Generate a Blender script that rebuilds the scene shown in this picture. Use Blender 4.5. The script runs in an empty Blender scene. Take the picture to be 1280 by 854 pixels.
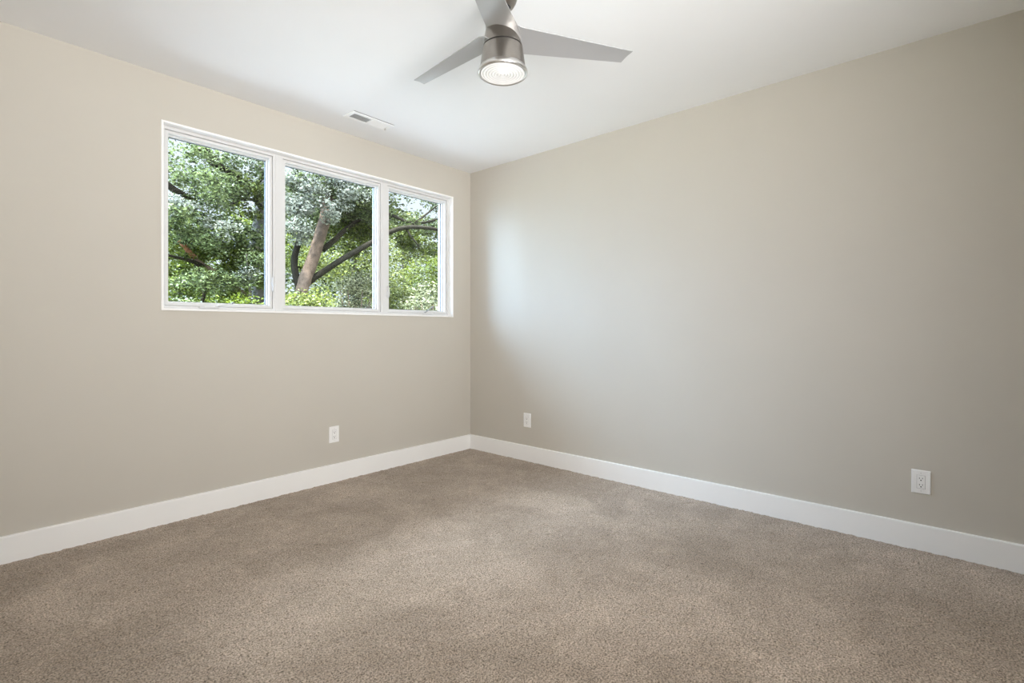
import bpy, bmesh, math, random
import numpy as np
from mathutils import Vector, Matrix

# ------------------------------------------------------------------ camera, sky, lights, exposure
C = bpy.context.scene.collection
SC = bpy.context.scene
random.seed(7)
RNG = np.random.default_rng(11)

YAW = math.atan2(708, 623)                       # from +Y (right wall direction) towards +X
CAM = Vector((-3.285, -3.416, 1.125))
FW = Vector((math.sin(YAW), math.cos(YAW), 0))
RT = Vector((math.cos(YAW), -math.sin(YAW), 0))
cd = bpy.data.cameras.new('camera')
cam = bpy.data.objects.new('camera', cd)
C.objects.link(cam)
cam.location = CAM
cam.rotation_euler = (math.pi/2, 0, -YAW)
cd.sensor_width = 36.0
cd.lens = 623.0/1280.0*36.0
cd.shift_y = -15.4/1280.0
cd.clip_start = 0.02
cd.clip_end = 300
SC.camera = cam

SC.view_settings.view_transform = 'Standard'
SC.view_settings.look = 'None'
SC.view_settings.gamma = 1.0
SC.view_settings.use_curve_mapping = False
SC.view_settings.exposure = 0.44
SC.cycles.max_bounces = 12
SC.cycles.diffuse_bounces = 6
SC.cycles.transparent_max_bounces = 16
SC.cycles.sample_clamp_indirect = 8.0

SKY_LOW, SKY_HIGH, SKY_SIDE = 0.95, 27.0, 20.0
SUN_POWER = 9.0
FILL_POWER = 78.0

world = bpy.data.worlds.new('sky')
SC.world = world
world.use_nodes = True
nt = world.node_tree
nt.nodes.clear()
wo = nt.nodes.new('ShaderNodeOutputWorld')
bg = nt.nodes.new('ShaderNodeBackground')
tc = nt.nodes.new('ShaderNodeTexCoord')
sp = nt.nodes.new('ShaderNodeSeparateXYZ')
rc = nt.nodes.new('ShaderNodeValToRGB')           # colour over elevation
mr = nt.nodes.new('ShaderNodeMapRange')           # brightness over elevation
mr.interpolation_type = 'SMOOTHSTEP'
mr.inputs['From Min'].default_value = 0.52
mr.inputs['From Max'].default_value = 0.95
mr.inputs['To Min'].default_value = SKY_LOW
mr.inputs['To Max'].default_value = SKY_HIGH
rc.color_ramp.elements[0].position = 0.2
rc.color_ramp.elements[0].color = (0.74, 0.84, 1.0, 1)
rc.color_ramp.elements[1].position = 0.6
rc.color_ramp.elements[1].color = (0.80, 0.90, 1.0, 1)
nt.links.new(tc.outputs['Generated'], sp.inputs[0])
nt.links.new(sp.outputs['Z'], rc.inputs[0])
nt.links.new(sp.outputs['Z'], mr.inputs['Value'])
nt.links.new(rc.outputs[0], bg.inputs['Color'])
dp = nt.nodes.new('ShaderNodeVectorMath')         # the sky is brighter and bluer on the left, out of view
dp.operation = 'DOT_PRODUCT'
dp.inputs[1].default_value = (-0.83, 0.25, 0.50)
ms = nt.nodes.new('ShaderNodeMapRange')
ms.interpolation_type = 'SMOOTHSTEP'
ms.inputs['From Min'].default_value = 0.50
ms.inputs['From Max'].default_value = 0.95
ms.inputs['To Max'].default_value = SKY_SIDE
bg2 = nt.nodes.new('ShaderNodeBackground')
bg2.inputs['Color'].default_value = (0.46, 0.69, 1.0, 1)
ad = nt.nodes.new('ShaderNodeAddShader')
nt.links.new(tc.outputs['Generated'], dp.inputs[0])
nt.links.new(dp.outputs['Value'], ms.inputs['Value'])
nt.links.new(mr.outputs[0], bg.inputs['Strength'])
nt.links.new(ms.outputs[0], bg2.inputs['Strength'])
nt.links.new(bg.outputs[0], ad.inputs[0])
nt.links.new(bg2.outputs[0], ad.inputs[1])
nt.links.new(ad.outputs[0], wo.inputs[0])

sd = bpy.data.lights.new('sun', 'SUN')
sd.energy = SUN_POWER
sd.angle = math.radians(1.0)
sd.color = (1.0, 0.95, 0.86)
sun = bpy.data.objects.new('sun', sd)
C.objects.link(sun)
sun.rotation_euler = Vector((0.80, 0.13, -0.80)).to_track_quat('-Z', 'Y').to_euler()

def area_lamp(name, loc, direction, sx, sy, power, color):
    d = bpy.data.lights.new(name, 'AREA')
    d.shape = 'RECTANGLE'
    d.size, d.size_y = sx, sy
    d.energy = power
    d.color = color
    o = bpy.data.objects.new(name, d)
    C.objects.link(o)
    o.location = loc
    o.rotation_euler = Vector(direction).to_track_quat('-Z', 'Z').to_euler()
    return o
area_lamp('added_fill_lamp', (-3.05, -5.15, 1.45), (0.5, 1, 0.45), 1.8, 1.7, FILL_POWER, (0.985, 0.99, 1.0)).data.spread = math.radians(112)  # unseen lamp added behind the camera to fill the room
po = area_lamp('window_portal', (-1.344, 0.23, 1.78), (0, -1, 0), 2.3, 1.15, 1.0, (1, 1, 1))
po.data.cycles.is_portal = True

# ------------------------------------------------------------------ materials
def mat(name, color, rough=0.6, metal=0.0, spec=0.5, noise=0.0, scale=30.0, bump=0.0, bscale=200.0, aniso=0.0):
    m = bpy.data.materials.new(name)
    m.use_nodes = True
    n = m.node_tree
    b = n.nodes['Principled BSDF']
    b.inputs['Base Color'].default_value = (*color, 1)
    b.inputs['Roughness'].default_value = rough
    b.inputs['Metallic'].default_value = metal
    b.inputs['Specular IOR Level'].default_value = spec
    if aniso:
        b.inputs['Anisotropic'].default_value = aniso
    t = n.nodes.new('ShaderNodeTexCoord')
    if noise:
        nz = n.nodes.new('ShaderNodeTexNoise')
        nz.inputs['Scale'].default_value = scale
        nz.inputs['Detail'].default_value = 4
        r = n.nodes.new('ShaderNodeValToRGB')
        r.color_ramp.elements[0].position = 0.3
        r.color_ramp.elements[1].position = 0.7
        r.color_ramp.elements[0].color = (*[c*(1-noise) for c in color], 1)
        r.color_ramp.elements[1].color = (*[min(1, c*(1+noise)) for c in color], 1)
        n.links.new(t.outputs['Object'], nz.inputs['Vector'])
        n.links.new(nz.outputs['Fac'], r.inputs[0])
        n.links.new(r.outputs[0], b.inputs['Base Color'])
    if bump:
        nb = n.nodes.new('ShaderNodeTexNoise')
        nb.inputs['Scale'].default_value = bscale
        nb.inputs['Detail'].default_value = 3
        bp = n.nodes.new('ShaderNodeBump')
        bp.inputs['Strength'].default_value = bump
        bp.inputs['Distance'].default_value = 0.002
        n.links.new(t.outputs['Object'], nb.inputs['Vector'])
        n.links.new(nb.outputs['Fac'], bp.inputs['Height'])
        n.links.new(bp.outputs[0], b.inputs['Normal'])
    return m

M_WALL = mat('greige_wall_paint', (0.56, 0.525, 0.462), 0.75, spec=0.25, noise=0.01, scale=3, bump=0.06, bscale=350)
M_CEIL = mat('white_ceiling_paint', (0.895, 0.90, 0.905), 0.9, spec=0.15, noise=0.006, scale=3, bump=0.05, bscale=300)
M_TRIM = mat('white_trim_paint', (0.90, 0.89, 0.87), 0.4, spec=0.4, noise=0.005, scale=8)
M_VINYL = mat('white_window_frame', (0.70, 0.695, 0.685), 0.35, spec=0.45, noise=0.004, scale=8)
M_GASKET = mat('dark_window_gasket', (0.05, 0.055, 0.06), 0.6)
M_PLASTIC = mat('white_plastic', (0.88, 0.87, 0.85), 0.55, spec=0.3, noise=0.004, scale=20)
M_SLOT = mat('dark_slot', (0.03, 0.028, 0.025), 0.6)
M_SCREW = mat('painted_screw', (0.7, 0.69, 0.66), 0.35, metal=0.2)
M_VENT = mat('white_vent_enamel', (0.93, 0.93, 0.92), 0.45, noise=0.004, scale=20)
M_DUCT = mat('grey_duct', (0.30, 0.30, 0.30), 0.8)
M_DUCTL = mat('pale_duct', (0.55, 0.55, 0.54), 0.8)
M_RING = mat('satin_silver', (0.72, 0.71, 0.69), 0.30, metal=1.0)
M_NICKEL = mat('brushed_nickel', (0.36, 0.335, 0.305), 0.28, metal=1.0, noise=0.03, scale=60, aniso=0.6)
M_BLADE = mat('silver_blade', (0.54, 0.54, 0.545), 0.42, metal=0.55, noise=0.01, scale=10)
M_DARK = mat('dark_recess', (0.02, 0.02, 0.02), 0.5)
M_CRANK = mat('grey_crank_metal', (0.30, 0.30, 0.30), 0.35, metal=0.6)
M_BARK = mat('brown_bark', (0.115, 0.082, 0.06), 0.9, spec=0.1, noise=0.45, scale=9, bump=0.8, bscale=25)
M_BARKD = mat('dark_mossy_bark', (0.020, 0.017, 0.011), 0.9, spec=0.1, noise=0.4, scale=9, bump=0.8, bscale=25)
M_BARKG = mat('grey_bark', (0.10, 0.09, 0.08), 0.9, spec=0.1, noise=0.35, scale=8, bump=0.8, bscale=25)
M_DEAD = mat('orange_brown_dead_wood', (0.20, 0.085, 0.045), 0.9, spec=0.1, noise=0.3, scale=14)
M_LAWN = mat('lawn', (0.13, 0.14, 0.085), 0.95, spec=0.1, noise=0.3, scale=6)
M_BOUNCE_PAVING = mat('bounce_concrete', (0.14, 0.137, 0.13), 0.9, spec=0.1, noise=0.05, scale=5)
M_BOUNCE_SLAB = mat('pale_bounce_slab', (0.26, 0.26, 0.255), 0.85, spec=0.1, noise=0.06, scale=6)
M_SIDING = mat('pale_siding', (0.22, 0.22, 0.215), 0.7, noise=0.02, scale=4)
M_ROOF = mat('grey_shingles', (0.035, 0.045, 0.05), 0.85, noise=0.2, scale=12)
M_SIDEGLASS = mat('far_window_glass', (0.06, 0.08, 0.10), 0.08)

def glass_mat():
    m = bpy.data.materials.new('clear_window_glass')
    m.use_nodes = True
    n = m.node_tree
    n.nodes.clear()
    o = n.nodes.new('ShaderNodeOutputMaterial')
    mx = n.nodes.new('ShaderNodeMixShader')
    tr = n.nodes.new('ShaderNodeBsdfTransparent')
    tr.inputs[0].default_value = (0.985, 0.992, 0.988, 1)
    gl = n.nodes.new('ShaderNodeBsdfGlossy')
    gl.inputs['Roughness'].default_value = 0.0
    fr = n.nodes.new('ShaderNodeFresnel')
    fr.inputs['IOR'].default_value = 1.25
    n.links.new(fr.outputs[0], mx.inputs[0])
    n.links.new(tr.outputs[0], mx.inputs[1])
    n.links.new(gl.outputs[0], mx.inputs[2])
    n.links.new(mx.outputs[0], o.inputs[0])
    return m
M_GLASS = glass_mat()

def leaf_mat(name, cols, trans=0.35, rough=0.35, spec=0.6):
    m = bpy.data.materials.new(name)
    m.use_nodes = True
    n = m.node_tree
    b = n.nodes['Principled BSDF']
    out = n.nodes['Material Output']
    b.inputs['Roughness'].default_value = rough
    b.inputs['Specular IOR Level'].default_value = spec
    g = n.nodes.new('ShaderNodeNewGeometry')
    r = n.nodes.new('ShaderNodeValToRGB')
    els = r.color_ramp.elements
    for i, c in enumerate(cols):
        p = i/(len(cols)-1)
        e = els[0] if i == 0 else (els[1] if i == len(cols)-1 else els.new(p))
        e.position = p
        e.color = (*c, 1)
    t = n.nodes.new('ShaderNodeBsdfTranslucent')
    mx = n.nodes.new('ShaderNodeMixShader')
    mx.inputs[0].default_value = trans
    hv = n.nodes.new('ShaderNodeHueSaturation')
    hv.inputs['Hue'].default_value = 0.48
    hv.inputs['Saturation'].default_value = 1.1
    hv.inputs['Value'].default_value = 1.3
    n.links.new(g.outputs['Random Per Island'], r.inputs[0])
    n.links.new(r.outputs[0], b.inputs['Base Color'])
    n.links.new(r.outputs[0], hv.inputs['Color'])
    n.links.new(hv.outputs[0], t.inputs[0])
    n.links.new(b.outputs[0], mx.inputs[1])
    n.links.new(t.outputs[0], mx.inputs[2])
    n.links.new(mx.outputs[0], out.inputs[0])
    return m
M_LEAF = leaf_mat('oak_leaves', [(0.0033, 0.0074, 0.0016), (0.0139, 0.0262, 0.0033), (0.0476, 0.0804, 0.0090), (0.1230, 0.1640, 0.0287)], trans=0.32, spec=0.15)
M_LEAFB = leaf_mat('grey_green_leaves', [(0.0033, 0.0074, 0.0016), (0.0156, 0.0279, 0.0057), (0.0533, 0.0804, 0.0180), (0.1804, 0.2296, 0.0984)], trans=0.32, rough=0.3, spec=0.22)
M_LEAFGLINT = leaf_mat('glint_leaves', [(0.0066, 0.0131, 0.0033), (0.0328, 0.0533, 0.0148), (0.1230, 0.1558, 0.0697), (0.3772, 0.3936, 0.3280)], trans=0.3, rough=0.3, spec=0.35)  # pale end of the ramp paints light glinting off leaves
M_LEAFY = leaf_mat('yellow_green_leaves', [(0.0049, 0.0107, 0.0016), (0.0262, 0.0459, 0.0057), (0.0738, 0.1066, 0.0148), (0.1968, 0.2296, 0.0656)], trans=0.32, spec=0.15)
M_LEAFP = leaf_mat('pale_leaves', [(0.0098, 0.0164, 0.0041), (0.0574, 0.0779, 0.0180), (0.1640, 0.1886, 0.0656), (0.3772, 0.3854, 0.2378)], trans=0.3, spec=0.2)

def carpet_mat():
    m = bpy.data.materials.new('beige_cut_pile_carpet')
    m.use_nodes = True
    n = m.node_tree
    b = n.nodes['Principled BSDF']
    b.inputs['Roughness'].default_value = 1.0
    b.inputs['Specular IOR Level'].default_value = 0.05
    b.inputs['Sheen Weight'].default_value = 0.25
    b.inputs['Sheen Roughness'].default_value = 0.6
    b.inputs['Sheen Tint'].default_value = (0.9, 0.86, 0.82, 1)
    t = n.nodes.new('ShaderNodeTexCoord')
    def noise(scale, detail=3, rough=0.5, dist=0.0):
        z = n.nodes.new('ShaderNodeTexNoise')
        z.inputs['Scale'].default_value = scale
        z.inputs['Detail'].default_value = detail
        z.inputs['Roughness'].default_value = rough
        z.inputs['Distortion'].default_value = dist
        n.links.new(t.outputs['Object'], z.inputs['Vector'])
        return z
    def ramp(src, p0, p1, c0, c1):
        r = n.nodes.new('ShaderNodeValToRGB')
        r.color_ramp.elements[0].position = p0
        r.color_ramp.elements[1].position = p1
        r.color_ramp.elements[0].color = (*c0, 1)
        r.color_ramp.elements[1].color = (*c1, 1)
        n.links.new(src, r.inputs[0])
        return r
    def mult(a, c):
        x = n.nodes.new('ShaderNodeMix')
        x.data_type = 'RGBA'
        x.blend_type = 'MULTIPLY'
        x.inputs[0].default_value = 1.0
        n.links.new(a, x.inputs[6])
        n.links.new(c, x.inputs[7])
        return x.outputs[2]
    tuft = ramp(noise(165, 2, 0.75).outputs['Fac'], 0.33, 0.64, (0.090, 0.068, 0.047), (0.61, 0.50, 0.404))
    patch = ramp(noise(1.7, 2.5, 0.45, 0.6).outputs['Fac'], 0.38, 0.64, (0.86, 0.845, 0.83), (1.1, 1.1, 1.1))
    brushed = ramp(noise(3.2, 3, 0.55, 1.4).outputs['Fac'], 0.46, 0.55, (0.945, 0.94, 0.93), (1.04, 1.04, 1.045))
    tread = ramp(noise(7.5, 1.5, 0.4, 0.8).outputs['Fac'], 0.56, 0.62, (0.985, 0.985, 0.985), (1.06, 1.06, 1.06))
    c = mult(mult(mult(tuft.outputs[0], patch.outputs[0]), brushed.outputs[0]), tread.outputs[0])
    n.links.new(c, b.inputs['Base Color'])
    bp = n.nodes.new('ShaderNodeBump')
    bp.inputs['Strength'].default_value = 0.5
    bp.inputs['Distance'].default_value = 0.003
    n.links.new(noise(260, 2).outputs['Fac'], bp.inputs['Height'])
    n.links.new(bp.outputs[0], b.inputs['Normal'])
    return m
M_CARPET = carpet_mat()

def lens_mat():
    m = bpy.data.materials.new('lit_ribbed_lens')
    m.use_nodes = True
    n = m.node_tree
    b = n.nodes['Principled BSDF']
    b.inputs['Base Color'].default_value = (0.55, 0.55, 0.54, 1)
    b.inputs['Roughness'].default_value = 0.25
    b.inputs['Emission Color'].default_value = (1.0, 0.97, 0.93, 1)
    t = n.nodes.new('ShaderNodeTexCoord')          # concentric prismatic rings pass more and less of the lamp
    sx = n.nodes.new('ShaderNodeSeparateXYZ')
    cx = n.nodes.new('ShaderNodeCombineXYZ')
    ln = n.nodes.new('ShaderNodeVectorMath')
    ln.operation = 'LENGTH'
    mu = n.nodes.new('ShaderNodeMath')
    mu.operation = 'MULTIPLY'
    mu.inputs[1].default_value = 2*math.pi/0.0125
    si = n.nodes.new('ShaderNodeMath')
    si.operation = 'SINE'
    mp = n.nodes.new('ShaderNodeMapRange')
    mp.inputs['From Min'].default_value = -1
    mp.inputs['To Min'].default_value = 0.16
    mp.inputs['To Max'].default_value = 0.42
    n.links.new(t.outputs['Object'], sx.inputs[0])
    n.links.new(sx.outputs['X'], cx.inputs['X'])
    n.links.new(sx.outputs['Y'], cx.inputs['Y'])
    n.links.new(cx.outputs[0], ln.inputs[0])
    n.links.new(ln.outputs['Value'], mu.inputs[0])
    n.links.new(mu.outputs[0], si.inputs[0])
    n.links.new(si.outputs[0], mp.inputs['Value'])
    n.links.new(mp.outputs[0], b.inputs['Emission Strength'])
    return m
M_LENS = lens_mat()

# ------------------------------------------------------------------ helpers
def mesh_obj(name, verts, faces, material, parent=None, smooth=False):
    me = bpy.data.meshes.new(name)
    me.from_pydata([tuple(v) for v in verts], [], faces)
    me.update()
    me.materials.append(material)
    if smooth:
        for p in me.polygons:
            p.use_smooth = True
    o = bpy.data.objects.new(name, me)
    C.objects.link(o)
    if parent is not None:
        o.parent = parent
    return o
def bm_obj(name, bm, material, parent=None, smooth=False):
    bmesh.ops.recalc_face_normals(bm, faces=bm.faces)
    me = bpy.data.meshes.new(name)
    bm.to_mesh(me)
    bm.free()
    me.materials.append(material)
    if smooth:
        for p in me.polygons:
            p.use_smooth = True
    o = bpy.data.objects.new(name, me)
    C.objects.link(o)
    if parent is not None:
        o.parent = parent
    return o
def bevel(o, w, seg=2):
    m = o.modifiers.new('bevel', 'BEVEL')
    m.width = w
    m.segments = seg
    m.limit_method = 'ANGLE'
    m.angle_limit = math.radians(35)
    return o
def add_box(bm, x0, x1, y0, y1, z0, z1):
    v = [bm.verts.new(p) for p in ((x0,y0,z0),(x1,y0,z0),(x1,y1,z0),(x0,y1,z0),(x0,y0,z1),(x1,y0,z1),(x1,y1,z1),(x0,y1,z1))]
    for f in ((0,3,2,1),(4,5,6,7),(0,1,5,4),(1,2,6,5),(2,3,7,6),(3,0,4,7)):
        bm.faces.new([v[i] for i in f])
    return v
def box(name, x0, x1, y0, y1, z0, z1, material, parent=None, bv=0.0):
    bm = bmesh.new()
    add_box(bm, x0, x1, y0, y1, z0, z1)
    o = bm_obj(name, bm, material, parent)
    if bv:
        bevel(o, bv)
    return o
def ring_box(name, x0, x1, z0, z1, w, y0, y1, material, parent=None, bv=0.0015):
    """A rectangular frame in the XZ plane, bars of width w, from depth y0 to y1."""
    o4 = [(x0,z0),(x1,z0),(x1,z1),(x0,z1)]
    i4 = [(x0+w,z0+w),(x1-w,z0+w),(x1-w,z1-w),(x0+w,z1-w)]
    vs = [(x,y0,z) for x,z in o4]+[(x,y0,z) for x,z in i4]+[(x,y1,z) for x,z in o4]+[(x,y1,z) for x,z in i4]
    fs = []
    for k in range(4):
        j = (k+1) % 4
        fs += [(k,j,4+j,4+k),(8+k,12+k,12+j,8+j),(k,8+k,8+j,j),(4+k,4+j,12+j,12+k)]
    bm = bmesh.new()
    v = [bm.verts.new(p) for p in vs]
    for f in fs:
        bm.faces.new([v[i] for i in f])
    o = bm_obj(name, bm, material, parent)
    if bv:
        bevel(o, bv)
    return o
def lathe(name, prof, material, parent=None, seg=64, smooth=True, cap0=False, cap1=False):
    vs, fs = [], []
    for r, z in prof:
        for k in range(seg):
            a = 2*math.pi*k/seg
            vs.append((r*math.cos(a), r*math.sin(a), z))
    for i in range(len(prof)-1):
        for k in range(seg):
            j = (k+1) % seg
            fs.append((i*seg+k, i*seg+j, (i+1)*seg+j, (i+1)*seg+k))
    if cap0:
        fs.append(tuple(range(seg)))
    if cap1:
        fs.append(tuple((len(prof)-1)*seg+k for k in range(seg)))
    bm = bmesh.new()
    v = [bm.verts.new(p) for p in vs]
    for f in fs:
        bm.faces.new([v[i] for i in f])
    o = bm_obj(name, bm, material, parent, smooth)
    e = o.modifiers.new('edges', 'EDGE_SPLIT')
    e.split_angle = math.radians(40)
    return o
def tube_arrays(pts, radii, seg=12, wob=0.0):
    pts = [Vector(p) for p in pts]
    vs, fs = [], []
    n = len(pts)
    for i, p in enumerate(pts):
        d = (pts[min(i+1, n-1)]-pts[max(i-1, 0)]).normalized()
        u = d.cross(Vector((0.3, 1, 0.2))).normalized()
        w = d.cross(u)
        for k in range(seg):
            a = 2*math.pi*k/seg
            r = radii[i]*(1+wob*math.sin(3*a+i*0.7)+wob*random.uniform(-1, 1))
            vs.append(p+u*(r*math.cos(a))+w*(r*math.sin(a)))
    for i in range(n-1):
        for k in range(seg):
            j = (k+1) % seg
            fs.append((i*seg+k, i*seg+j, (i+1)*seg+j, (i+1)*seg+k))
    fs.append(tuple(range(seg-1, -1, -1)))
    fs.append(tuple((n-1)*seg+k for k in range(seg)))
    return vs, fs
def smooth_path(pts, n=6):
    pts = [Vector(p) for p in pts]
    out = []
    for i in range(len(pts)-1):
        p0, p1, p2, p3 = pts[max(i-1,0)], pts[i], pts[i+1], pts[min(i+2,len(pts)-1)]
        for k in range(n):
            t = k/n
            out.append(0.5*((2*p1)+(p2-p0)*t+(2*p0-5*p1+4*p2-p3)*t*t+(3*p1-p0-3*p2+p3)*t**3))
    out.append(pts[-1])
    return out
def tube(name, pts, r0, r1, material, parent=None, seg=12, wob=0.0, n=6):
    p = smooth_path(pts, n) if len(pts) > 2 else [Vector(q) for q in pts]
    if len(pts) == 2:
        a, b = p
        p = [a.lerp(b, k/4) for k in range(5)]
    rad = [r0+(r1-r0)*i/(len(p)-1) for i in range(len(p))]
    vs, fs = tube_arrays(p, rad, seg, wob)
    return mesh_obj(name, vs, fs, material, parent, True)
def empty(name, loc=(0,0,0), rotz=0.0):
    o = bpy.data.objects.new(name, None)
    o.empty_display_size = 0.1
    C.objects.link(o)
    o.location = loc
    o.rotation_euler = (0, 0, rotz)
    return o
def tag(o, label=None, cat=None, group=None, kind=None):
    if label: o['label'] = label
    if cat: o['category'] = cat
    if group: o['group'] = group
    if kind: o['kind'] = kind
    return o
def struct(o):
    o['kind'] = 'structure'
    return o

# ------------------------------------------------------------------ room shell
H = 2.6
XL, YB = -4.0, -4.3                                # left wall and back wall of the room
WX0, WX1, WZ0, WZ1 = -2.466, -0.222, 1.234, 2.333   # rough opening of the three-part window

bm = bmesh.new()                                   # window wall, one piece with its opening
add_box(bm, XL-0.2, WX0+0.003, 0, 0.2, -0.3, H+0.2)
add_box(bm, WX1-0.003, 0.2, 0, 0.2, -0.3, H+0.2)
add_box(bm, WX0+0.003, WX1-0.003, 0, 0.2, -0.3, WZ0+0.003)
add_box(bm, WX0+0.003, WX1-0.003, 0, 0.2, WZ1-0.003, H+0.2)
struct(bm_obj('wall_front', bm, M_WALL))
struct(box('wall_right', 0, 0.2, YB-2.2, 0, -0.3, H+0.2, M_WALL))
struct(box('wall_left', XL-0.2, XL, YB-2.2, 0, -0.3, H+0.2, M_WALL))
bm = bmesh.new()                                   # wall behind the camera, wide opening added to let the fill lamp in
add_box(bm, XL, -3.98, YB-0.15, YB, -0.3, H+0.2)
add_box(bm, -1.95, 0, YB-0.15, YB, -0.3, H+0.2)
add_box(bm, -3.98, -1.95, YB-0.15, YB, 2.4, H+0.2)
struct(bm_obj('wall_back', bm, M_WALL))
struct(box('wall_behind_fill', XL-0.2, 0.2, YB-2.4, YB-2.2, -0.3, H+0.2, M_WALL))  # unseen, added to close off the space around the fill lamp
struct(box('ceiling', XL-0.2, 0.2, YB-2.4, 0.2, H, H+0.25, M_CEIL))

# carpet: one displaced sheet of short pile
def carpet():
    sx = 0.0075
    nx, ny = int((0-XL)/sx)+1, int((0-(YB-2.2))/sx)+1
    x = np.linspace(XL, 0, nx)
    y = np.linspace(YB-2.2, 0, ny)
    X, Y = np.meshgrid(x, y)
    def blur(a, k):
        for _ in range(k):
            a = (a+np.roll(a,1,0)+np.roll(a,-1,0)+np.roll(a,1,1)+np.roll(a,-1,1))/5
        return a
    h = RNG.standard_normal(X.shape)
    h = blur(h, 1)
    h /= h.std()
    big = blur(RNG.standard_normal(X.shape), 6)
    big /= big.std()
    Z = 0.0014*np.clip(h, -2, 2.2)+0.0003*big
    X = X+RNG.uniform(-0.002, 0.002, X.shape)
    Y = Y+RNG.uniform(-0.002, 0.002, Y.shape)
    co = np.stack([X, Y, Z], -1).reshape(-1, 3).astype(np.float32)
    idx = np.arange(nx*ny).reshape(ny, nx)
    q = np.stack([idx[:-1,:-1], idx[:-1,1:], idx[1:,1:], idx[1:,:-1]], -1).reshape(-1, 4)
    return quads('floor', co, q, M_CARPET, smooth=True)
def quads(name, co, q, material, parent=None, smooth=False):
    me = bpy.data.meshes.new(name)
    me.vertices.add(len(co))
    me.vertices.foreach_set('co', np.ascontiguousarray(co, dtype=np.float32).ravel())
    me.loops.add(q.size)
    me.loops.foreach_set('vertex_index', np.ascontiguousarray(q, dtype=np.int32).ravel())
    me.polygons.add(len(q))
    me.polygons.foreach_set('loop_start', np.arange(0, q.size, q.shape[1], dtype=np.int32))
    if smooth:
        me.polygons.foreach_set('use_smooth', np.ones(len(q), dtype=bool))
    me.update(calc_edges=True)
    me.materials.append(material)
    o = bpy.data.objects.new(name, me)
    C.objects.link(o)
    if parent is not None:
        o.parent = parent
    return o
struct(carpet())

BB, BT = 0.131, 0.016
def baseboard(name, profile_pts):
    bm = bmesh.new()
    rows = []
    for end in profile_pts:
        rows.append([bm.verts.new(p) for p in end])
    n = len(rows[0])
    for k in range(n):
        j = (k+1) % n
        bm.faces.new([rows[0][k], rows[0][j], rows[1][j], rows[1][k]])
    bm.faces.new(rows[0]); bm.faces.new(rows[1][::-1])
    return struct(bm_obj(name, bm, M_TRIM))
def bprof(d):                                      # (offset from the wall, height), eased top edge
    return [(0, -0.01), (d, -0.01), (d, BB-0.005), (d-0.0015, BB-0.0015), (d-0.005, BB), (0, BB)]
baseboard('baseboard_front', [[(XL, -o, z) for o, z in bprof(BT)], [(-o, -o, z) for o, z in bprof(BT)]])
baseboard('baseboard_right', [[(-o, YB, z) for o, z in bprof(BT)], [(-o, -o, z) for o, z in bprof(BT)]])
baseboard('baseboard_left', [[(XL+o, YB, z) for o, z in bprof(BT)], [(XL+o, -BT, z) for o, z in bprof(BT)]])

# ------------------------------------------------------------------ windows
struct(ring_box('trim_1', WX0, WX1, WZ0, WZ1, 0.012, -0.009, 0.14, M_TRIM, None, 0.002))
def lock_lever(parent, x, z, s):
    base = box('lock_plate', x-0.010, x+0.010, 0.038, 0.046, z-0.045, z+0.045, M_VINYL, parent, 0.003)
    pts = [(x, 0.036, z-0.050), (x+s*0.004, 0.026, z-0.02), (x+s*0.002, 0.030, z+0.02), (x, 0.036, z+0.05)]
    tube('lock_lever', pts, 0.0055, 0.007, M_VINYL, parent, 10)
def crank(parent, x, s, unfolded):
    z = 1.2655
    bm = bmesh.new()                               # domed cover on the sill of the frame
    prof = [(-0.060, 0.0), (-0.052, 0.010), (-0.03, 0.017), (0.03, 0.017), (0.052, 0.010), (0.060, 0.0)]
    a = [bm.verts.new((x+px, 0.046, z-0.008)) for px, h in prof]
    b = [bm.verts.new((x+px, 0.046-h*1.3-0.004, z-0.008)) for px, h in prof]
    c = [bm.verts.new((x+px*0.96, 0.046-h*1.1-0.003, z-0.002+h*0.4)) for px, h in prof]
    d = [bm.verts.new((x+px*0.96, 0.046, z-0.002+h*0.4)) for px, h in prof]
    for r, q in ((a, b), (b, c), (c, d), (d, a)):
        for k in range(5):
            bm.faces.new((r[k], r[k+1], q[k+1], q[k]))
    bm.faces.new((a[0], b[0], c[0], d[0])); bm.faces.new((a[5], d[5], c[5], b[5]))
    bevel(bm_obj('crank_cover', bm, M_VINYL, parent), 0.0015)
    hub = (x+s*0.048, 0.028, z+0.004)
    if unfolded:
        pts = [hub, (hub[0]+0.018, 0.018, z+0.016), (hub[0]+0.062, 0.006, z+0.052)]
        h = tube('crank_handle', pts, 0.0060, 0.0050, M_CRANK, parent, 10)
        tube('crank_knob', [pts[-1], (pts[-1][0]+0.006, -0.012, pts[-1][2]+0.003)], 0.006, 0.005, M_CRANK, h, 10)
    else:
        pts = [hub, (hub[0]+s*0.02, 0.024, z+0.014), (hub[0]+s*0.062, 0.022, z+0.016), (hub[0]+s*0.078, 0.020, z+0.022)]
        h = tube('crank_handle', pts, 0.0055, 0.0045, M_VINYL, parent, 10)
        tube('crank_knob', [pts[-1], (pts[-1][0]+s*0.004, 0.006, pts[-1][2]+0.008)], 0.0055, 0.0055, M_CRANK, h, 10)
ZB, ZT = WZ0+0.012, WZ1-0.012
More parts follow.
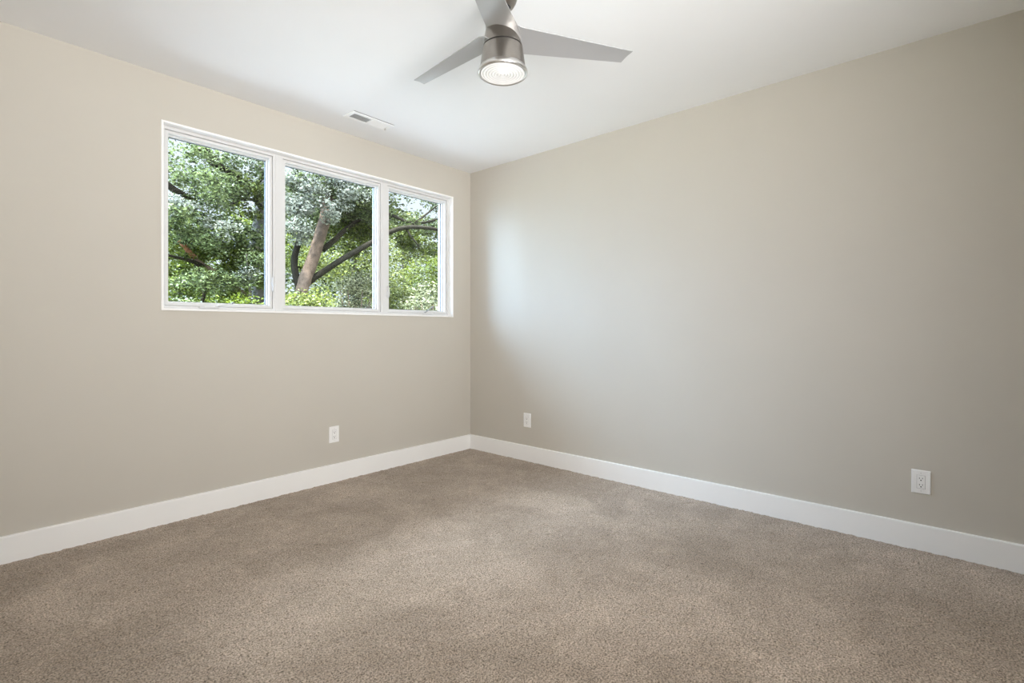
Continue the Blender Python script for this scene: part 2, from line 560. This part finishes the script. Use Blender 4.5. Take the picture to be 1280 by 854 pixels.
def window(n, x0, x1):
    w = struct(empty('window_%d' % n, ((x0+x1)/2, 0.09, ZB)))
    inv = Matrix.Translation(w.location).inverted()
    parts = []
    parts.append(ring_box('window_frame', x0, x1, ZB, ZT, 0.018, 0.045, 0.15, M_VINYL, w))
    parts.append(ring_box('gasket', x0+0.0165, x1-0.0165, ZB+0.0165, ZT-0.0165, 0.006, 0.060, 0.13, M_DUCT, w, 0))
    parts.append(ring_box('sash', x0+0.0195, x1-0.0195, ZB+0.0195, ZT-0.0195, 0.0185, 0.052, 0.135, M_VINYL, w, 0.003))
    parts.append(ring_box('glazing_bead', x0+0.037, x1-0.037, ZB+0.037, ZT-0.037, 0.008, 0.082, 0.120, M_VINYL, w, 0.002))
    parts.append(ring_box('spacer', x0+0.0435, x1-0.0435, ZB+0.0435, ZT-0.0435, 0.004, 0.1025, 0.114, M_GASKET, w, 0))
    parts.append(box('pane', x0+0.040, x1-0.040, 0.1005, 0.1025, ZB+0.040, ZT-0.040, M_GLASS, w))
    return w
w1 = window(1, -2.454, -1.796)
w2 = window(2, -1.764, -0.940)
w3 = window(3, -0.914, -0.234)
crank(w1, -2.205, 1, False)
crank(w3, -0.478, -1, True)
lock_lever(w1, -1.813, 1.43, -1)
lock_lever(w3, -0.897, 1.43, 1)
for w in (w1, w2, w3):                             # children were built in room coordinates
    for ch in w.children:
        ch.matrix_parent_inverse = Matrix.Translation(w.location).inverted()
struct(box('trim_2', -1.797, -1.763, 0.0435, 0.15, ZB, ZT, M_VINYL, None, 0.002))
struct(box('trim_3', -0.941, -0.913, 0.0435, 0.15, ZB, ZT, M_VINYL, None, 0.002))

# ------------------------------------------------------------------ ceiling fan
FAN = CAM+FW*2.15+RT*((628.5-640)/623*2.15)
fan = empty('ceiling_fan', (FAN.x, FAN.y, H))
tag(fan, 'brushed nickel three-blade ceiling fan with a round lit lamp at the bottom', 'ceiling fan')
def zz(prof):
    return [(r, z-H) for r, z in prof]
lathe('canopy', zz([(0.075, 2.6), (0.075, 2.592), (0.070, 2.575), (0.058, 2.535), (0.046, 2.516), (0.030, 2.510), (0.016, 2.509)]), M_NICKEL, fan)
lathe('canopy_gap', zz([(0.034, 2.5095), (0.030, 2.504), (0.014, 2.502)]), M_DARK, fan)
lathe('downrod', zz([(0.0125, 2.53), (0.0125, 2.40)]), M_NICKEL, fan, 32)
lathe('motor_housing', zz([(0.0125, 2.432), (0.045, 2.430), (0.066, 2.424), (0.0735, 2.414), (0.076, 2.40), (0.083, 2.352), (0.0845, 2.3415), (0.080, 2.3405), (0.02, 2.3405)]), M_NICKEL, fan)
lathe('seam', zz([(0.0805, 2.342), (0.0805, 2.334)]), M_DARK, fan)
lh = lathe('lamp_housing', zz([(0.02, 2.3355), (0.081, 2.3355), (0.0862, 2.3345), (0.0965, 2.262), (0.0980, 2.251), (0.09, 2.249)]), M_NICKEL, fan)
lathe('trim_ring', zz([(0.0975, 2.2515), (0.0990, 2.249), (0.1035, 2.243), (0.1070, 2.236), (0.1078, 2.230), (0.1060, 2.2255), (0.1020, 2.2235), (0.0985, 2.2245), (0.0968, 2.2265)]), M_RING, fan)
lathe('lens_gasket', zz([(0.0970, 2.2262), (0.0955, 2.2275), (0.0945, 2.2325)]), M_CRANK, fan)
lens_prof = []
for k in range(49):
    r = 0.0955*(1-k/48)
    lens_prof.append((max(r, 0.0004), 2.2300-0.010*(1-(r/0.0955)**2)**0.5*0.5-(0.0045*(0.5+0.5*math.cos(k*2*math.pi/6)))))
lathe('lamp_lens', zz(lens_prof), M_LENS, fan, 64)

def blade(k):
    """Lofted, twisted blade: steep and hugging the housing at its root, almost flat at the tip."""
    ROOT, TIP = 0.07, 0.609
    secs = []
    N = 26
    for i in range(N+1):
        t = i/N
        if t < 0.14:                               # sweeping root that wraps the housing
            s = t/0.14
            e = s*s*(3-2*s)
            ua, va, za = 0.028+(0.07-0.028)*s, -0.066+(0.008)*e, 2.414-0.008*e
            ub, vb, zb = 0.000+0.07*s, 0.0865, 2.342+(2.374-2.342)*(1-(1-s)**1.7)
        else:
            s = (t-0.14)/0.86
            ua, va, za = 0.07+(0.6095-0.07)*s, -0.058+(-0.0382+0.058)*s, 2.406+(2.402-2.406)*s
            ub, vb, zb = 0.07+(0.5917-0.07)*s, 0.086+(0.0382-0.086)*s, 2.374+(2.388-2.374)*s
        secs.append(((ua, va, za), (ub, vb, zb)))
    vs, M = [], 8
    az = math.radians(-31.865+120*k)
    ca, sa = math.cos(az), math.sin(az)
    for a, b in secs:
        a, b = Vector(a), Vector(b)
        for side in (1, -1):
            for j in range(M+1):
                f = j/M
                p = a.lerp(b, f)
                th = 0.0012+0.0030*(1-(2*f-1)**2)**0.5
                camber = 0.006*(1-(2*f-1)**2)
                p.z += side*th-camber*0+camber
                vs.append((p.x*ca-p.y*sa, p.x*sa+p.y*ca, p.z-H))
    fs = []
    W = 2*(M+1)
    for i in range(N):
        for j in range(M):
            o0, o1 = i*W+j, (i+1)*W+j
            fs.append((o0, o1, o1+1, o0+1))
            fs.append((o0+M+1, o0+M+2, o1+M+2, o1+M+1))
        fs.append((i*W, i*W+M+1, (i+1)*W+M+1, (i+1)*W))
        fs.append((i*W+M, (i+1)*W+M, (i+1)*W+2*M+1, i*W+2*M+1))
    for i in (0, N):
        fs.append(tuple(i*W+j for j in range(M+1))+tuple(i*W+M+1+j for j in range(M, -1, -1)))
    bm = bmesh.new()
    v = [bm.verts.new(p) for p in vs]
    for f in fs:
        bm.faces.new([v[i] for i in f])
    o = bm_obj('blade', bm, M_BLADE, fan, True)
    e = o.modifiers.new('edges', 'EDGE_SPLIT')
    e.split_angle = math.radians(40)
for k in range(3):
    blade(k)

# ------------------------------------------------------------------ ceiling vent
vx0, vx1, vy0, vy1 = -1.472, -1.143, -0.397, -0.270
vent = empty('ceiling_vent', ((vx0+vx1)/2, (vy0+vy1)/2, H))
tag(vent, 'white two-way louvered air register set in the ceiling above the windows', 'air vent')
vc = vent.location
def vbox(name, bm_boxes, material, bv=0.0):
    bm = bmesh.new()
    for b in bm_boxes:
        add_box(bm, b[0]-vc.x, b[1]-vc.x, b[2]-vc.y, b[3]-vc.y, b[4]-H, b[5]-H)
    o = bm_obj(name, bm, material, vent)
    if bv: bevel(o, bv)
    return o
ix0, ix1, iy0, iy1 = vx0+0.026, vx1-0.026, vy0+0.026, vy1-0.022
bm = bmesh.new()                                   # sloped flange
z0, z1 = -0.0005, -0.0075
o4 = [(vx0,vy0),(vx1,vy0),(vx1,vy1),(vx0,vy1)]
m4 = [(vx0+0.001,vy0+0.001),(vx1-0.001,vy0+0.001),(vx1-0.001,vy1-0.001),(vx0+0.001,vy1-0.001)]
i4 = [(ix0,iy0),(ix1,iy0),(ix1,iy1),(ix0,iy1)]
rows = [[bm.verts.new((x-vc.x,y-vc.y,z)) for x,y in pts] for pts,z in ((o4,z0),(m4,z1),(i4,z1),(i4,0.0))]
for r, q in zip(rows, rows[1:]):
    for k in range(4):
        j = (k+1) % 4
        bm.faces.new((r[k], r[j], q[j], q[k]))
bm_obj('flange', bm, M_VENT, vent)
vbox('backing', [(ix0-0.003, ix1+0.003, iy0-0.003, iy1+0.003, H-0.0008, H-0.0002)], M_DUCTL)
xm = (ix0+ix1)/2
vbox('divider', [(xm-0.004, xm+0.004, iy0, iy1, H-0.0075, H-0.001)], M_VENT)
for a, b, s in ((ix0, xm-0.004, 1), (xm+0.004, ix1, -1)):
    n = 8
    for k in range(n):
        y = iy0+(k+0.5)*(iy1-iy0)/n
        bm = bmesh.new()
        hy = 0.0048*s
        p = [(a, y-hy, H-0.0070), (b, y-hy, H-0.0070), (b, y+hy, H-0.0012), (a, y+hy, H-0.0012)]
        t = [bm.verts.new((x-vc.x, yy-vc.y, z-H)) for x, yy, z in p]
        u = [bm.verts.new((x-vc.x, yy-vc.y+0.0010, z-H)) for x, yy, z in p]
        bm.faces.new(t); bm.faces.new(u[::-1])
        for i in range(4):
            j = (i+1) % 4
            bm.faces.new((t[i], u[i], u[j], t[j]))
        bm_obj('louver', bm, M_VENT, vent)
vbox('shadow_line_strip', [(vx0+0.004, vx1-0.002, vy0-0.0035, vy0+0.001, H-0.0030, H-0.0002)], M_CRANK)  # grey strip drawn in for the shadow line along the flange edge
vbox('damper_lever', [(vx1-0.022, vx1-0.014, vy1-0.050, vy1-0.034, H-0.020, H-0.007)], M_SCREW, 0.001)

# ------------------------------------------------------------------ wall outlets
def outlet(loc, rotz, label):
    """Built facing -Y at the origin of the wall plane."""
    o = empty('wall_outlet', loc, rotz)
    tag(o, label, 'outlet')
    W, HH = 0.0385, 0.0595
    bm = bmesh.new()
    f = [(-W, -HH), (W, -HH), (W, HH), (-W, HH)]
    back = [bm.verts.new((x, 0, z)) for x, z in f]
    mid = [bm.verts.new((x, -0.003, z)) for x, z in f]
    fr = [bm.verts.new((x*0.93, -0.0065, z*0.95)) for x, z in f]
    for a, b in ((back, mid), (mid, fr)):
        for k in range(4):
            j = (k+1) % 4
            bm.faces.new((a[k], a[j], b[j], b[k]))
    bm.faces.new(fr); bm.faces.new(back[::-1])
    bm_obj('cover_plate', bm, M_PLASTIC, o)
    ring_box('insert_gap', -0.0172, 0.0172, -0.0340, 0.0340, 0.0012, -0.0068, -0.0060, M_DUCT, o, 0)
    ins = box('receptacle', -0.0162, 0.0162, -0.0082, -0.004, -0.0330, 0.0330, M_PLASTIC, o, 0.001)
    for zc in (0.0165, -0.0165):
        bm = bmesh.new()
        add_box(bm, -0.0072, -0.0050, -0.0086, -0.008, zc-0.0015, zc+0.0065)
        add_box(bm, 0.0050, 0.0072, -0.0086, -0.008, zc-0.0005, zc+0.0065)
        bm_obj('slots', bm, M_SLOT, ins)
        vs = [(0.0030*math.cos(a), zc-0.0075+0.0030*math.sin(a)) for a in [math.pi*2*k/16 for k in range(16)]]
        bm = bmesh.new()
        q0 = [bm.verts.new((x, -0.0086, z)) for x, z in vs]
        q1 = [bm.verts.new((x, -0.008, z)) for x, z in vs]
        bm.faces.new(q0); bm.faces.new(q1[::-1])
        for k in range(16):
            j = (k+1) % 16
            bm.faces.new((q0[k], q0[j], q1[j], q1[k]))
        bm_obj('ground_hole', bm, M_SLOT, ins)
    for zc in (0.0455, -0.0455):
        vs = [(0.0028*math.cos(a), zc+0.0028*math.sin(a)) for a in [math.pi*2*k/14 for k in range(14)]]
        bm = bmesh.new()
        q0 = [bm.verts.new((x, -0.0074, z)) for x, z in vs]
        q1 = [bm.verts.new((x, -0.0055, z)) for x, z in vs]
        bm.faces.new(q0); bm.faces.new(q1[::-1])
        for k in range(14):
            j = (k+1) % 14
            bm.faces.new((q0[k], q0[j], q1[j], q1[k]))
        bm_obj('screw', bm, M_SCREW, o)
    return o
outlet((-1.392, 0, 0.349), 0, 'white wall outlet low on the wall under the windows')
outlet((0, -0.700, 0.347), -math.pi/2, 'white wall outlet on the right wall close to the room corner')
outlet((0, -3.303, 0.347), -math.pi/2, 'white wall outlet on the bare right wall, far from the corner and nearest the camera')

# ------------------------------------------------------------------ outside
GZ = -0.5
bm = bmesh.new()
add_box(bm, -40, 60, 0.2, 90, GZ-0.2, GZ)
struct(bm_obj('ground', bm, M_LAWN))
struct(box('bounce_slab', -4.2, 1.5, 0.2, 1.9, 0.72, 0.84, M_BOUNCE_SLAB))  # unseen slab added to throw light up onto the ceiling
struct(box('bounce_paving', -9, 9, 0.2, 4.6, GZ, -0.12, M_BOUNCE_PAVING))  # unseen paving added over the lawn to bounce neutral light indoors

def at(px, py, y):
    """Room-space point on the plane y that this place of the garden view stands on."""
    r = FW+RT*((px-640)/623)+Vector((0, 0, -(py-411.6)/623))
    t = (y-CAM.y)/r.y
    return CAM+r*t
def leaves(name, centres, radii, counts, size, material, parent, flat=0.75, keep=None):
    cs = []
    for c, r, n in zip(centres, radii, counts):
        d = RNG.standard_normal((n, 3))
        d /= np.linalg.norm(d, axis=1)[:, None]
        rr = np.asarray(r)*(RNG.uniform(0.15, 1, n)**0.5)[:, None]
        cs.append(np.asarray(c)+d*rr)
    P = np.concatenate(cs)
    if keep is not None:                           # crowns meet without growing through each other
        P = P[keep(P)]
    n = len(P)
    nrm = RNG.standard_normal((n, 3))
    nrm[:, 2] = np.abs(nrm[:, 2])*1.2+flat
    nrm /= np.linalg.norm(nrm, axis=1)[:, None]
    ax = RNG.standard_normal((n, 3))
    ax -= nrm*(ax*nrm).sum(1)[:, None]
    ax /= np.linalg.norm(ax, axis=1)[:, None]
    bx = np.cross(nrm, ax)
    L = size*RNG.uniform(0.6, 1.35, n)[:, None]
    wd = L*RNG.uniform(0.26, 0.42, n)[:, None]
    fold = nrm*(L*0.10)
    v0 = P-ax*L*0.5
    v1 = P+bx*wd+fold
    v2 = P+ax*L*0.5-nrm*L*0.12
    v3 = P-bx*wd+fold
    co = np.stack([v0, v1, v2, v3], 1).reshape(-1, 3)
    b = np.arange(n)*4
    q = np.stack([b, b+1, b+2, b, b+2, b+3], 1).reshape(-1, 3)
    return quads(name, co, q, material, parent)

def clusters(boxes, n, rmin, rmax):
    """n leaf clumps spread over blocks (centre, half sizes)."""
    cs, rs = [], []
    vol = np.array([np.prod(h) for _, h in boxes])**(2/3)
    pick = RNG.choice(len(boxes), n, p=vol/vol.sum())
    for k in pick:
        c, h = boxes[k]
        d = RNG.standard_normal(3)
        d /= np.linalg.norm(d)
        p = np.asarray(c)+d*np.asarray(h)*RNG.uniform(0.2, 1)**0.4
        cs.append(p)
        r = RNG.uniform(rmin, rmax)
        rs.append((r*1.25, r*1.25, r*0.75))
    return cs, rs

def side(P, px, gap):
    # how far each point stands to the right of the upright plane seen along column px
    r = FW+RT*((px-640)/623)
    nx, ny = r.y, -r.x
    l = math.hypot(nx, ny)
    return ((P[:, 0]-CAM.x)*nx+(P[:, 1]-CAM.y)*ny)/l-gap
def keep_big(P):
    return (side(P, 341, 0.12) > 0) & (P[:, 1] < 9.2) & (P[:, 1] > 6.0)
def keep_left(P):
    return (side(P, 341, -0.12) < 0) & (P[:, 1] < 9.6) & (P[:, 1] > 6.35)
# the big spreading tree
big = empty('tree', (*at(372, 400, 7.0).xy, GZ))
tag(big, 'large tree with a leaning brown trunk and long dark limbs outside the middle window', 'tree', 'trees outside the windows')
def local(root):
    for ch in root.children:
        ch.matrix_parent_inverse = Matrix.Translation(root.location).inverted()
b0 = at(368, 400, 7.0)
tube('trunk', [(b0.x-0.25, 7.0, GZ-0.1), b0, at(381, 352, 7.0), at(393, 318, 7.0), at(403, 285, 7.0), at(410, 250, 7.3), at(412, 215, 7.7), at(405, 170, 8.0)], 0.135, 0.115, M_BARK, big, 16, 0.06)
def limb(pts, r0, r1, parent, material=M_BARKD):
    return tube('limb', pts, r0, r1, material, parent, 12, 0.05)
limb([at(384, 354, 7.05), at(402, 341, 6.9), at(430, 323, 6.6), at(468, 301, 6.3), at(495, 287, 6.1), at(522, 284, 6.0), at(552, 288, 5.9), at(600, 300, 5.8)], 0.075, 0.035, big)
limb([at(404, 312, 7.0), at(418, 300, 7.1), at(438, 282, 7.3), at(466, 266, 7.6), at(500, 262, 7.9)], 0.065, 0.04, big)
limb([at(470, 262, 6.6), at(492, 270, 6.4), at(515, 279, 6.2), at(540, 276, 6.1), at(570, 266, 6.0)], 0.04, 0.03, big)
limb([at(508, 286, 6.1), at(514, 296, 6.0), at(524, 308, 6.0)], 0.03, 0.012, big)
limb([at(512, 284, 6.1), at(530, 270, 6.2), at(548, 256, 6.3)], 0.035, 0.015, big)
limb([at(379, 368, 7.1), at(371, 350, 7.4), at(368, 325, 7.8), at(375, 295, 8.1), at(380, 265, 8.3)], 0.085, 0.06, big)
bx = []
for px, py, y, hx, hy, hz in ((395, 225, 7.0, 1.3, 1.0, 0.7), (440, 225, 7.2, 1.2, 1.0, 0.6), (380, 265, 7.8, 0.9, 0.8, 0.6),
                              (455, 250, 7.0, 0.9, 0.9, 0.4), (515, 275, 6.6, 0.9, 0.7, 0.3), (560, 270, 6.6, 0.9, 0.7, 0.5),
                              (420, 150, 7.2, 2.5, 1.6, 1.0), (480, 200, 7.5, 1.2, 1.0, 0.5)):
    bx.append((tuple(at(px, py, y)), (hx, hy, hz)))
cs, rs = clusters(bx, 150, 0.22, 0.42)
leaves('foliage', cs, rs, [230]*150, 0.07, M_LEAFB, big, keep=keep_big)
bx = []
for px, py, y, hx, hy, hz in ((445, 300, 7.8, 0.9, 0.6, 0.45), (415, 270, 7.9, 0.8, 0.6, 0.5), (530, 300, 7.2, 0.9, 0.6, 0.4), (470, 280, 8.0, 1.0, 0.6, 0.5)):
    bx.append((tuple(at(px, py, y)), (hx, hy, hz)))
cs, rs = clusters(bx, 60, 0.2, 0.38)
leaves('foliage', cs, rs, [200]*60, 0.07, M_LEAF, big, keep=keep_big)
bx = [(tuple(at(px, py, y)), (hx, 0.3, hz)) for px, py, y, hx, hz in ((405, 262, 6.5, 0.55, 0.22), (375, 225, 6.5, 0.5, 0.35), (365, 250, 6.5, 0.35, 0.4), (430, 240, 6.5, 0.5, 0.25), (372, 292, 6.4, 0.2, 0.2))]
cs, rs = clusters(bx, 34, 0.14, 0.26)
leaves('foliage', cs, rs, [170]*34, 0.06, M_LEAFGLINT, big, keep=keep_big)  # clumps with leaf glints painted into their colour
local(big)

# left tree, seen through the left window
lt = empty('tree', (*at(322, 400, 8.5).xy, GZ))
tag(lt, 'grey trunked tree with a broken orange-brown limb outside the left window', 'tree', 'trees outside the windows')
b1 = at(326, 400, 8.5)
tube('trunk', [(b1.x, 8.5, GZ-0.1), b1, at(325, 340, 8.5), at(321, 305, 8.5), at(326, 270, 8.6), at(330, 230, 8.8), at(322, 190, 9)], 0.22, 0.09, M_BARKG, lt, 14, 0.06)
limb([at(335, 305, 8.4), at(322, 295, 8.2), at(306, 287, 8.0), at(290, 284, 7.8)], 0.08, 0.04, lt)
limb([at(318, 378, 8.4), at(298, 363, 8.0), at(275, 345, 7.6), at(255, 333, 7.4), at(243, 322, 7.3)], 0.055, 0.05, lt, M_BARK)
tube('broken_limb', [at(243, 322, 7.3), at(233, 311, 7.25), at(224, 300, 7.2)], 0.050, 0.035, M_DEAD, lt, 12, 0.08)
limb([at(246, 326, 7.35), at(248, 345, 7.3), at(256, 360, 7.3), at(252, 380, 7.3)], 0.045, 0.03, lt)
limb([at(256, 333, 7.4), at(238, 326, 7.2), at(222, 322, 7.1), at(205, 318, 7.0)], 0.04, 0.02, lt)
limb([at(330, 262, 8.6), at(320, 250, 8.3), at(322, 232, 8.2), at(332, 215, 8.1)], 0.06, 0.03, lt)
limb([at(322, 250, 8.3), at(300, 250, 8.0), at(280, 262, 7.8)], 0.04, 0.015, lt)
limb([at(270, 205, 7.6), at(258, 190, 7.5), at(243, 178, 7.4), at(225, 166, 7.3)], 0.10, 0.09, lt)
limb([at(270, 205, 7.6), at(300, 225, 7.9), at(328, 245, 8.6)], 0.06, 0.08, lt)
limb([at(195, 222, 7.0), at(212, 233, 7.1), at(228, 243, 7.2), at(245, 252, 7.4)], 0.07, 0.04, lt)
tube('sucker', [at(313, 385, 7.0), at(312, 360, 7.0), at(309, 340, 7.0), at(308, 318, 7.0)], 0.022, 0.014, M_BARKG, lt, 8)
bx = []
for px, py, y, hx, hy, hz in ((225, 200, 7.4, 0.5, 0.6, 0.4), (300, 215, 8.0, 0.6, 0.8, 0.5), (275, 235, 7.6, 0.6, 0.6, 0.4), (235, 255, 7.4, 0.55, 0.6, 0.35),
                              (320, 190, 8.2, 0.7, 0.8, 0.4), (280, 290, 7.8, 0.6, 0.6, 0.35), (220, 285, 7.5, 0.4, 0.5, 0.3), (270, 140, 7.8, 1.2, 1.0, 0.6), (165, 215, 7.6, 0.8, 0.7, 0.6), (150, 300, 7.8, 0.7, 0.6, 0.5)):
    bx.append((tuple(at(px, py, y)), (hx, hy, hz)))
cs, rs = clusters(bx, 125, 0.18, 0.36)
leaves('foliage', cs, rs, [160]*125, 0.065, M_LEAFB, lt, keep=keep_left)
bx = []
for px, py, y, hx, hy, hz in ((290, 325, 8.2, 0.6, 0.6, 0.4), (225, 330, 7.8, 0.5, 0.6, 0.3), (260, 365, 7.9, 0.7, 0.6, 0.25), (300, 250, 8.2, 0.6, 0.6, 0.4),
                              (320, 345, 7.8, 0.3, 0.4, 0.3), (240, 300, 8, 0.5, 0.5, 0.3), (160, 350, 8.0, 0.7, 0.6, 0.35)):
    bx.append((tuple(at(px, py, y)), (hx, hy, hz)))
cs, rs = clusters(bx, 95, 0.16, 0.34)
leaves('foliage', cs, rs, [210]*95, 0.06, M_LEAF, lt, keep=keep_left)
bx = [(tuple(at(px, py, y)), (hx, 0.25, hz)) for px, py, y, hx, hz in ((225, 270, 6.8, 0.3, 0.3), (262, 300, 6.9, 0.4, 0.25), (290, 345, 6.8, 0.35, 0.2), (235, 345, 6.8, 0.25, 0.2), (265, 352, 6.8, 0.3, 0.15), (320, 330, 6.8, 0.2, 0.35), (250, 225, 6.7, 0.35, 0.3))]
cs, rs = clusters(bx, 46, 0.12, 0.24)
leaves('foliage', cs, rs, [130]*46, 0.055, M_LEAFB, lt, keep=keep_left)
bx = [(tuple(at(px, py, y)), (hx, 0.25, hz)) for px, py, y, hx, hz in ((265, 285, 6.75, 0.4, 0.2), (225, 262, 6.75, 0.25, 0.2), (315, 205, 6.9, 0.25, 0.2), (300, 340, 6.7, 0.25, 0.15))]
cs, rs = clusters(bx, 16, 0.10, 0.20)
leaves('foliage', cs, rs, [110]*16, 0.05, M_LEAFGLINT, lt, keep=keep_left)  # glints painted as pale leaves here too
local(lt)

# trees behind
def far_tree(px, py_top, y, half, label, material, n=90, size=0.13, spread=1.0):
    top = at(px, py_top, y)
    root = empty('tree', (top.x, y, GZ))
    tag(root, label, 'tree', 'trees outside the windows')
    hgt = top.z-GZ
    tube('trunk', [(top.x, y, GZ-0.1), (top.x+0.15, y, GZ+hgt*0.4), (top.x-0.1, y+0.1, GZ+hgt*0.85)], 0.22, 0.06, M_BARKG, root, 10, 0.05)
    boxes = [((top.x, y, GZ+hgt*f), (half*wf, half*wf*0.8, hgt*0.16)) for f, wf in ((0.22, 0.75), (0.40, 1.0), (0.58, 1.0), (0.74, 0.8), (0.86, 0.5))]
    c, r = clusters(boxes, n, 0.45*spread, 0.85*spread)
    lim = half-0.08
    leaves('foliage', c, r, [230]*n, size, material, root, keep=lambda P: (np.abs(P[:, 0]-top.x) < lim) & (np.abs(P[:, 1]-y) < 2.0))
    local(root)
far_tree(228, 275, 16.4, 1.7, 'mid green tree behind, at the far left of the left window', M_LEAF, 46, 0.11)
far_tree(305, 232, 12.0, 1.7, 'dark green tree behind the grey trunk', M_LEAF, 58, 0.10)
far_tree(375, 195, 16.4, 1.9, 'tall bluish green tree behind the leaning brown trunk', M_LEAFB, 100, 0.11)
far_tree(440, 222, 12.0, 1.8, 'bright green tree behind the long rising limb', M_LEAFY, 90, 0.10)
far_tree(505, 268, 16.4, 2.2, 'yellow green tree behind the horizontal limb in the right window', M_LEAFY, 90, 0.11)
far_tree(560, 272, 12.0, 1.7, 'green tree at the right edge of the right window', M_LEAF, 70, 0.10)

def shrub(px, py_top, y, half, label, material, n=40, size=0.06):
    top = at(px, py_top, y)
    root = empty('shrub', (top.x, y, GZ))
    tag(root, label, 'shrub', 'shrubs outside the windows')
    hgt = top.z-GZ
    bm_v, bm_f = [], []
    for k in range(7):
        a = k*0.9
        vs, fs = tube_arrays([(top.x, y, GZ-0.05), (top.x+math.cos(a)*half*0.4, y+math.sin(a)*half*0.4, GZ+hgt*0.5), (top.x+math.cos(a)*half*0.7, y+math.sin(a)*half*0.7, GZ+hgt*0.8)], [0.03, 0.02, 0.008], 8)
        o = len(bm_v)
        bm_v += vs
        bm_f += [tuple(i+o for i in f) for f in fs]
    mesh_obj('stems', bm_v, bm_f, M_BARK, root, True)
    boxes = [((top.x, y, GZ+hgt*f), (half*wf, half*wf, hgt*0.2)) for f, wf in ((0.3, 0.9), (0.55, 1.0), (0.76, 0.75))]
    c, r = clusters(boxes, n, 0.2, 0.36)
    leaves('foliage', c, r, [230]*n, size, material, root, keep=lambda P: np.abs(P[:, 0]-top.x) < half+0.1)
    local(root)
shrub(534, 352, 5.6, 0.42, 'rounded yellow green shrub low in the right window', M_LEAFP, 46, 0.055)
shrub(386, 353, 5.2, 0.6, 'leafy green shrub in front of the leaning brown trunk', M_LEAFY, 60, 0.055)
shrub(446, 332, 7.6, 0.55, 'pale flecked shrub between the long limb and the middle window sill', M_LEAFP, 50, 0.06)
shrub(495, 345, 8.0, 0.6, 'loose light green shrub beside the rounded yellow green one', M_LEAFY, 44, 0.06)
shrub(224, 352, 5.2, 0.28, 'grey green shrub low at the left edge of the left window', M_LEAFB, 34, 0.05)
shrub(300, 366, 5.2, 0.33, 'dark green shrub below the broken limb', M_LEAF, 44, 0.05)

# neighbour house far behind the left window
hp = at(206, 372, 24)
hs = empty('house', (hp.x, 24, GZ))
tag(hs, 'pale house with a grey roof far behind the trees in the left window', 'house')
box('walls', hp.x-5, hp.x+0.6, 24, 30, GZ, hp.z+0.05, M_SIDING, hs)
bm = bmesh.new()
r0 = [(-5.4, 23.6), (1.0, 23.6), (1.0, 30.4), (-5.4, 30.4)]
lo = [bm.verts.new((hp.x+a, b, hp.z)) for a, b in r0]
hi = [bm.verts.new((hp.x-3.4, 27, hp.z+1.2)), bm.verts.new((hp.x-1.0, 27, hp.z+1.2))]
bm.faces.new(lo[::-1]); bm.faces.new((lo[0], lo[1], hi[1], hi[0])); bm.faces.new((lo[1], lo[2], hi[1]))
bm.faces.new((lo[2], lo[3], hi[0], hi[1])); bm.faces.new((lo[3], lo[0], hi[0]))
bm_obj('roof', bm, M_ROOF, hs)
wf = ring_box('window_surround', hp.x-2.2, hp.x-1.2, GZ+1.0, GZ+2.2, 0.08, 23.95, 24.0, M_TRIM, hs)
box('window_glass', hp.x-2.15, hp.x-1.25, 23.97, 23.99, GZ+1.05, GZ+2.15, M_SIDEGLASS, wf)
local(hs)
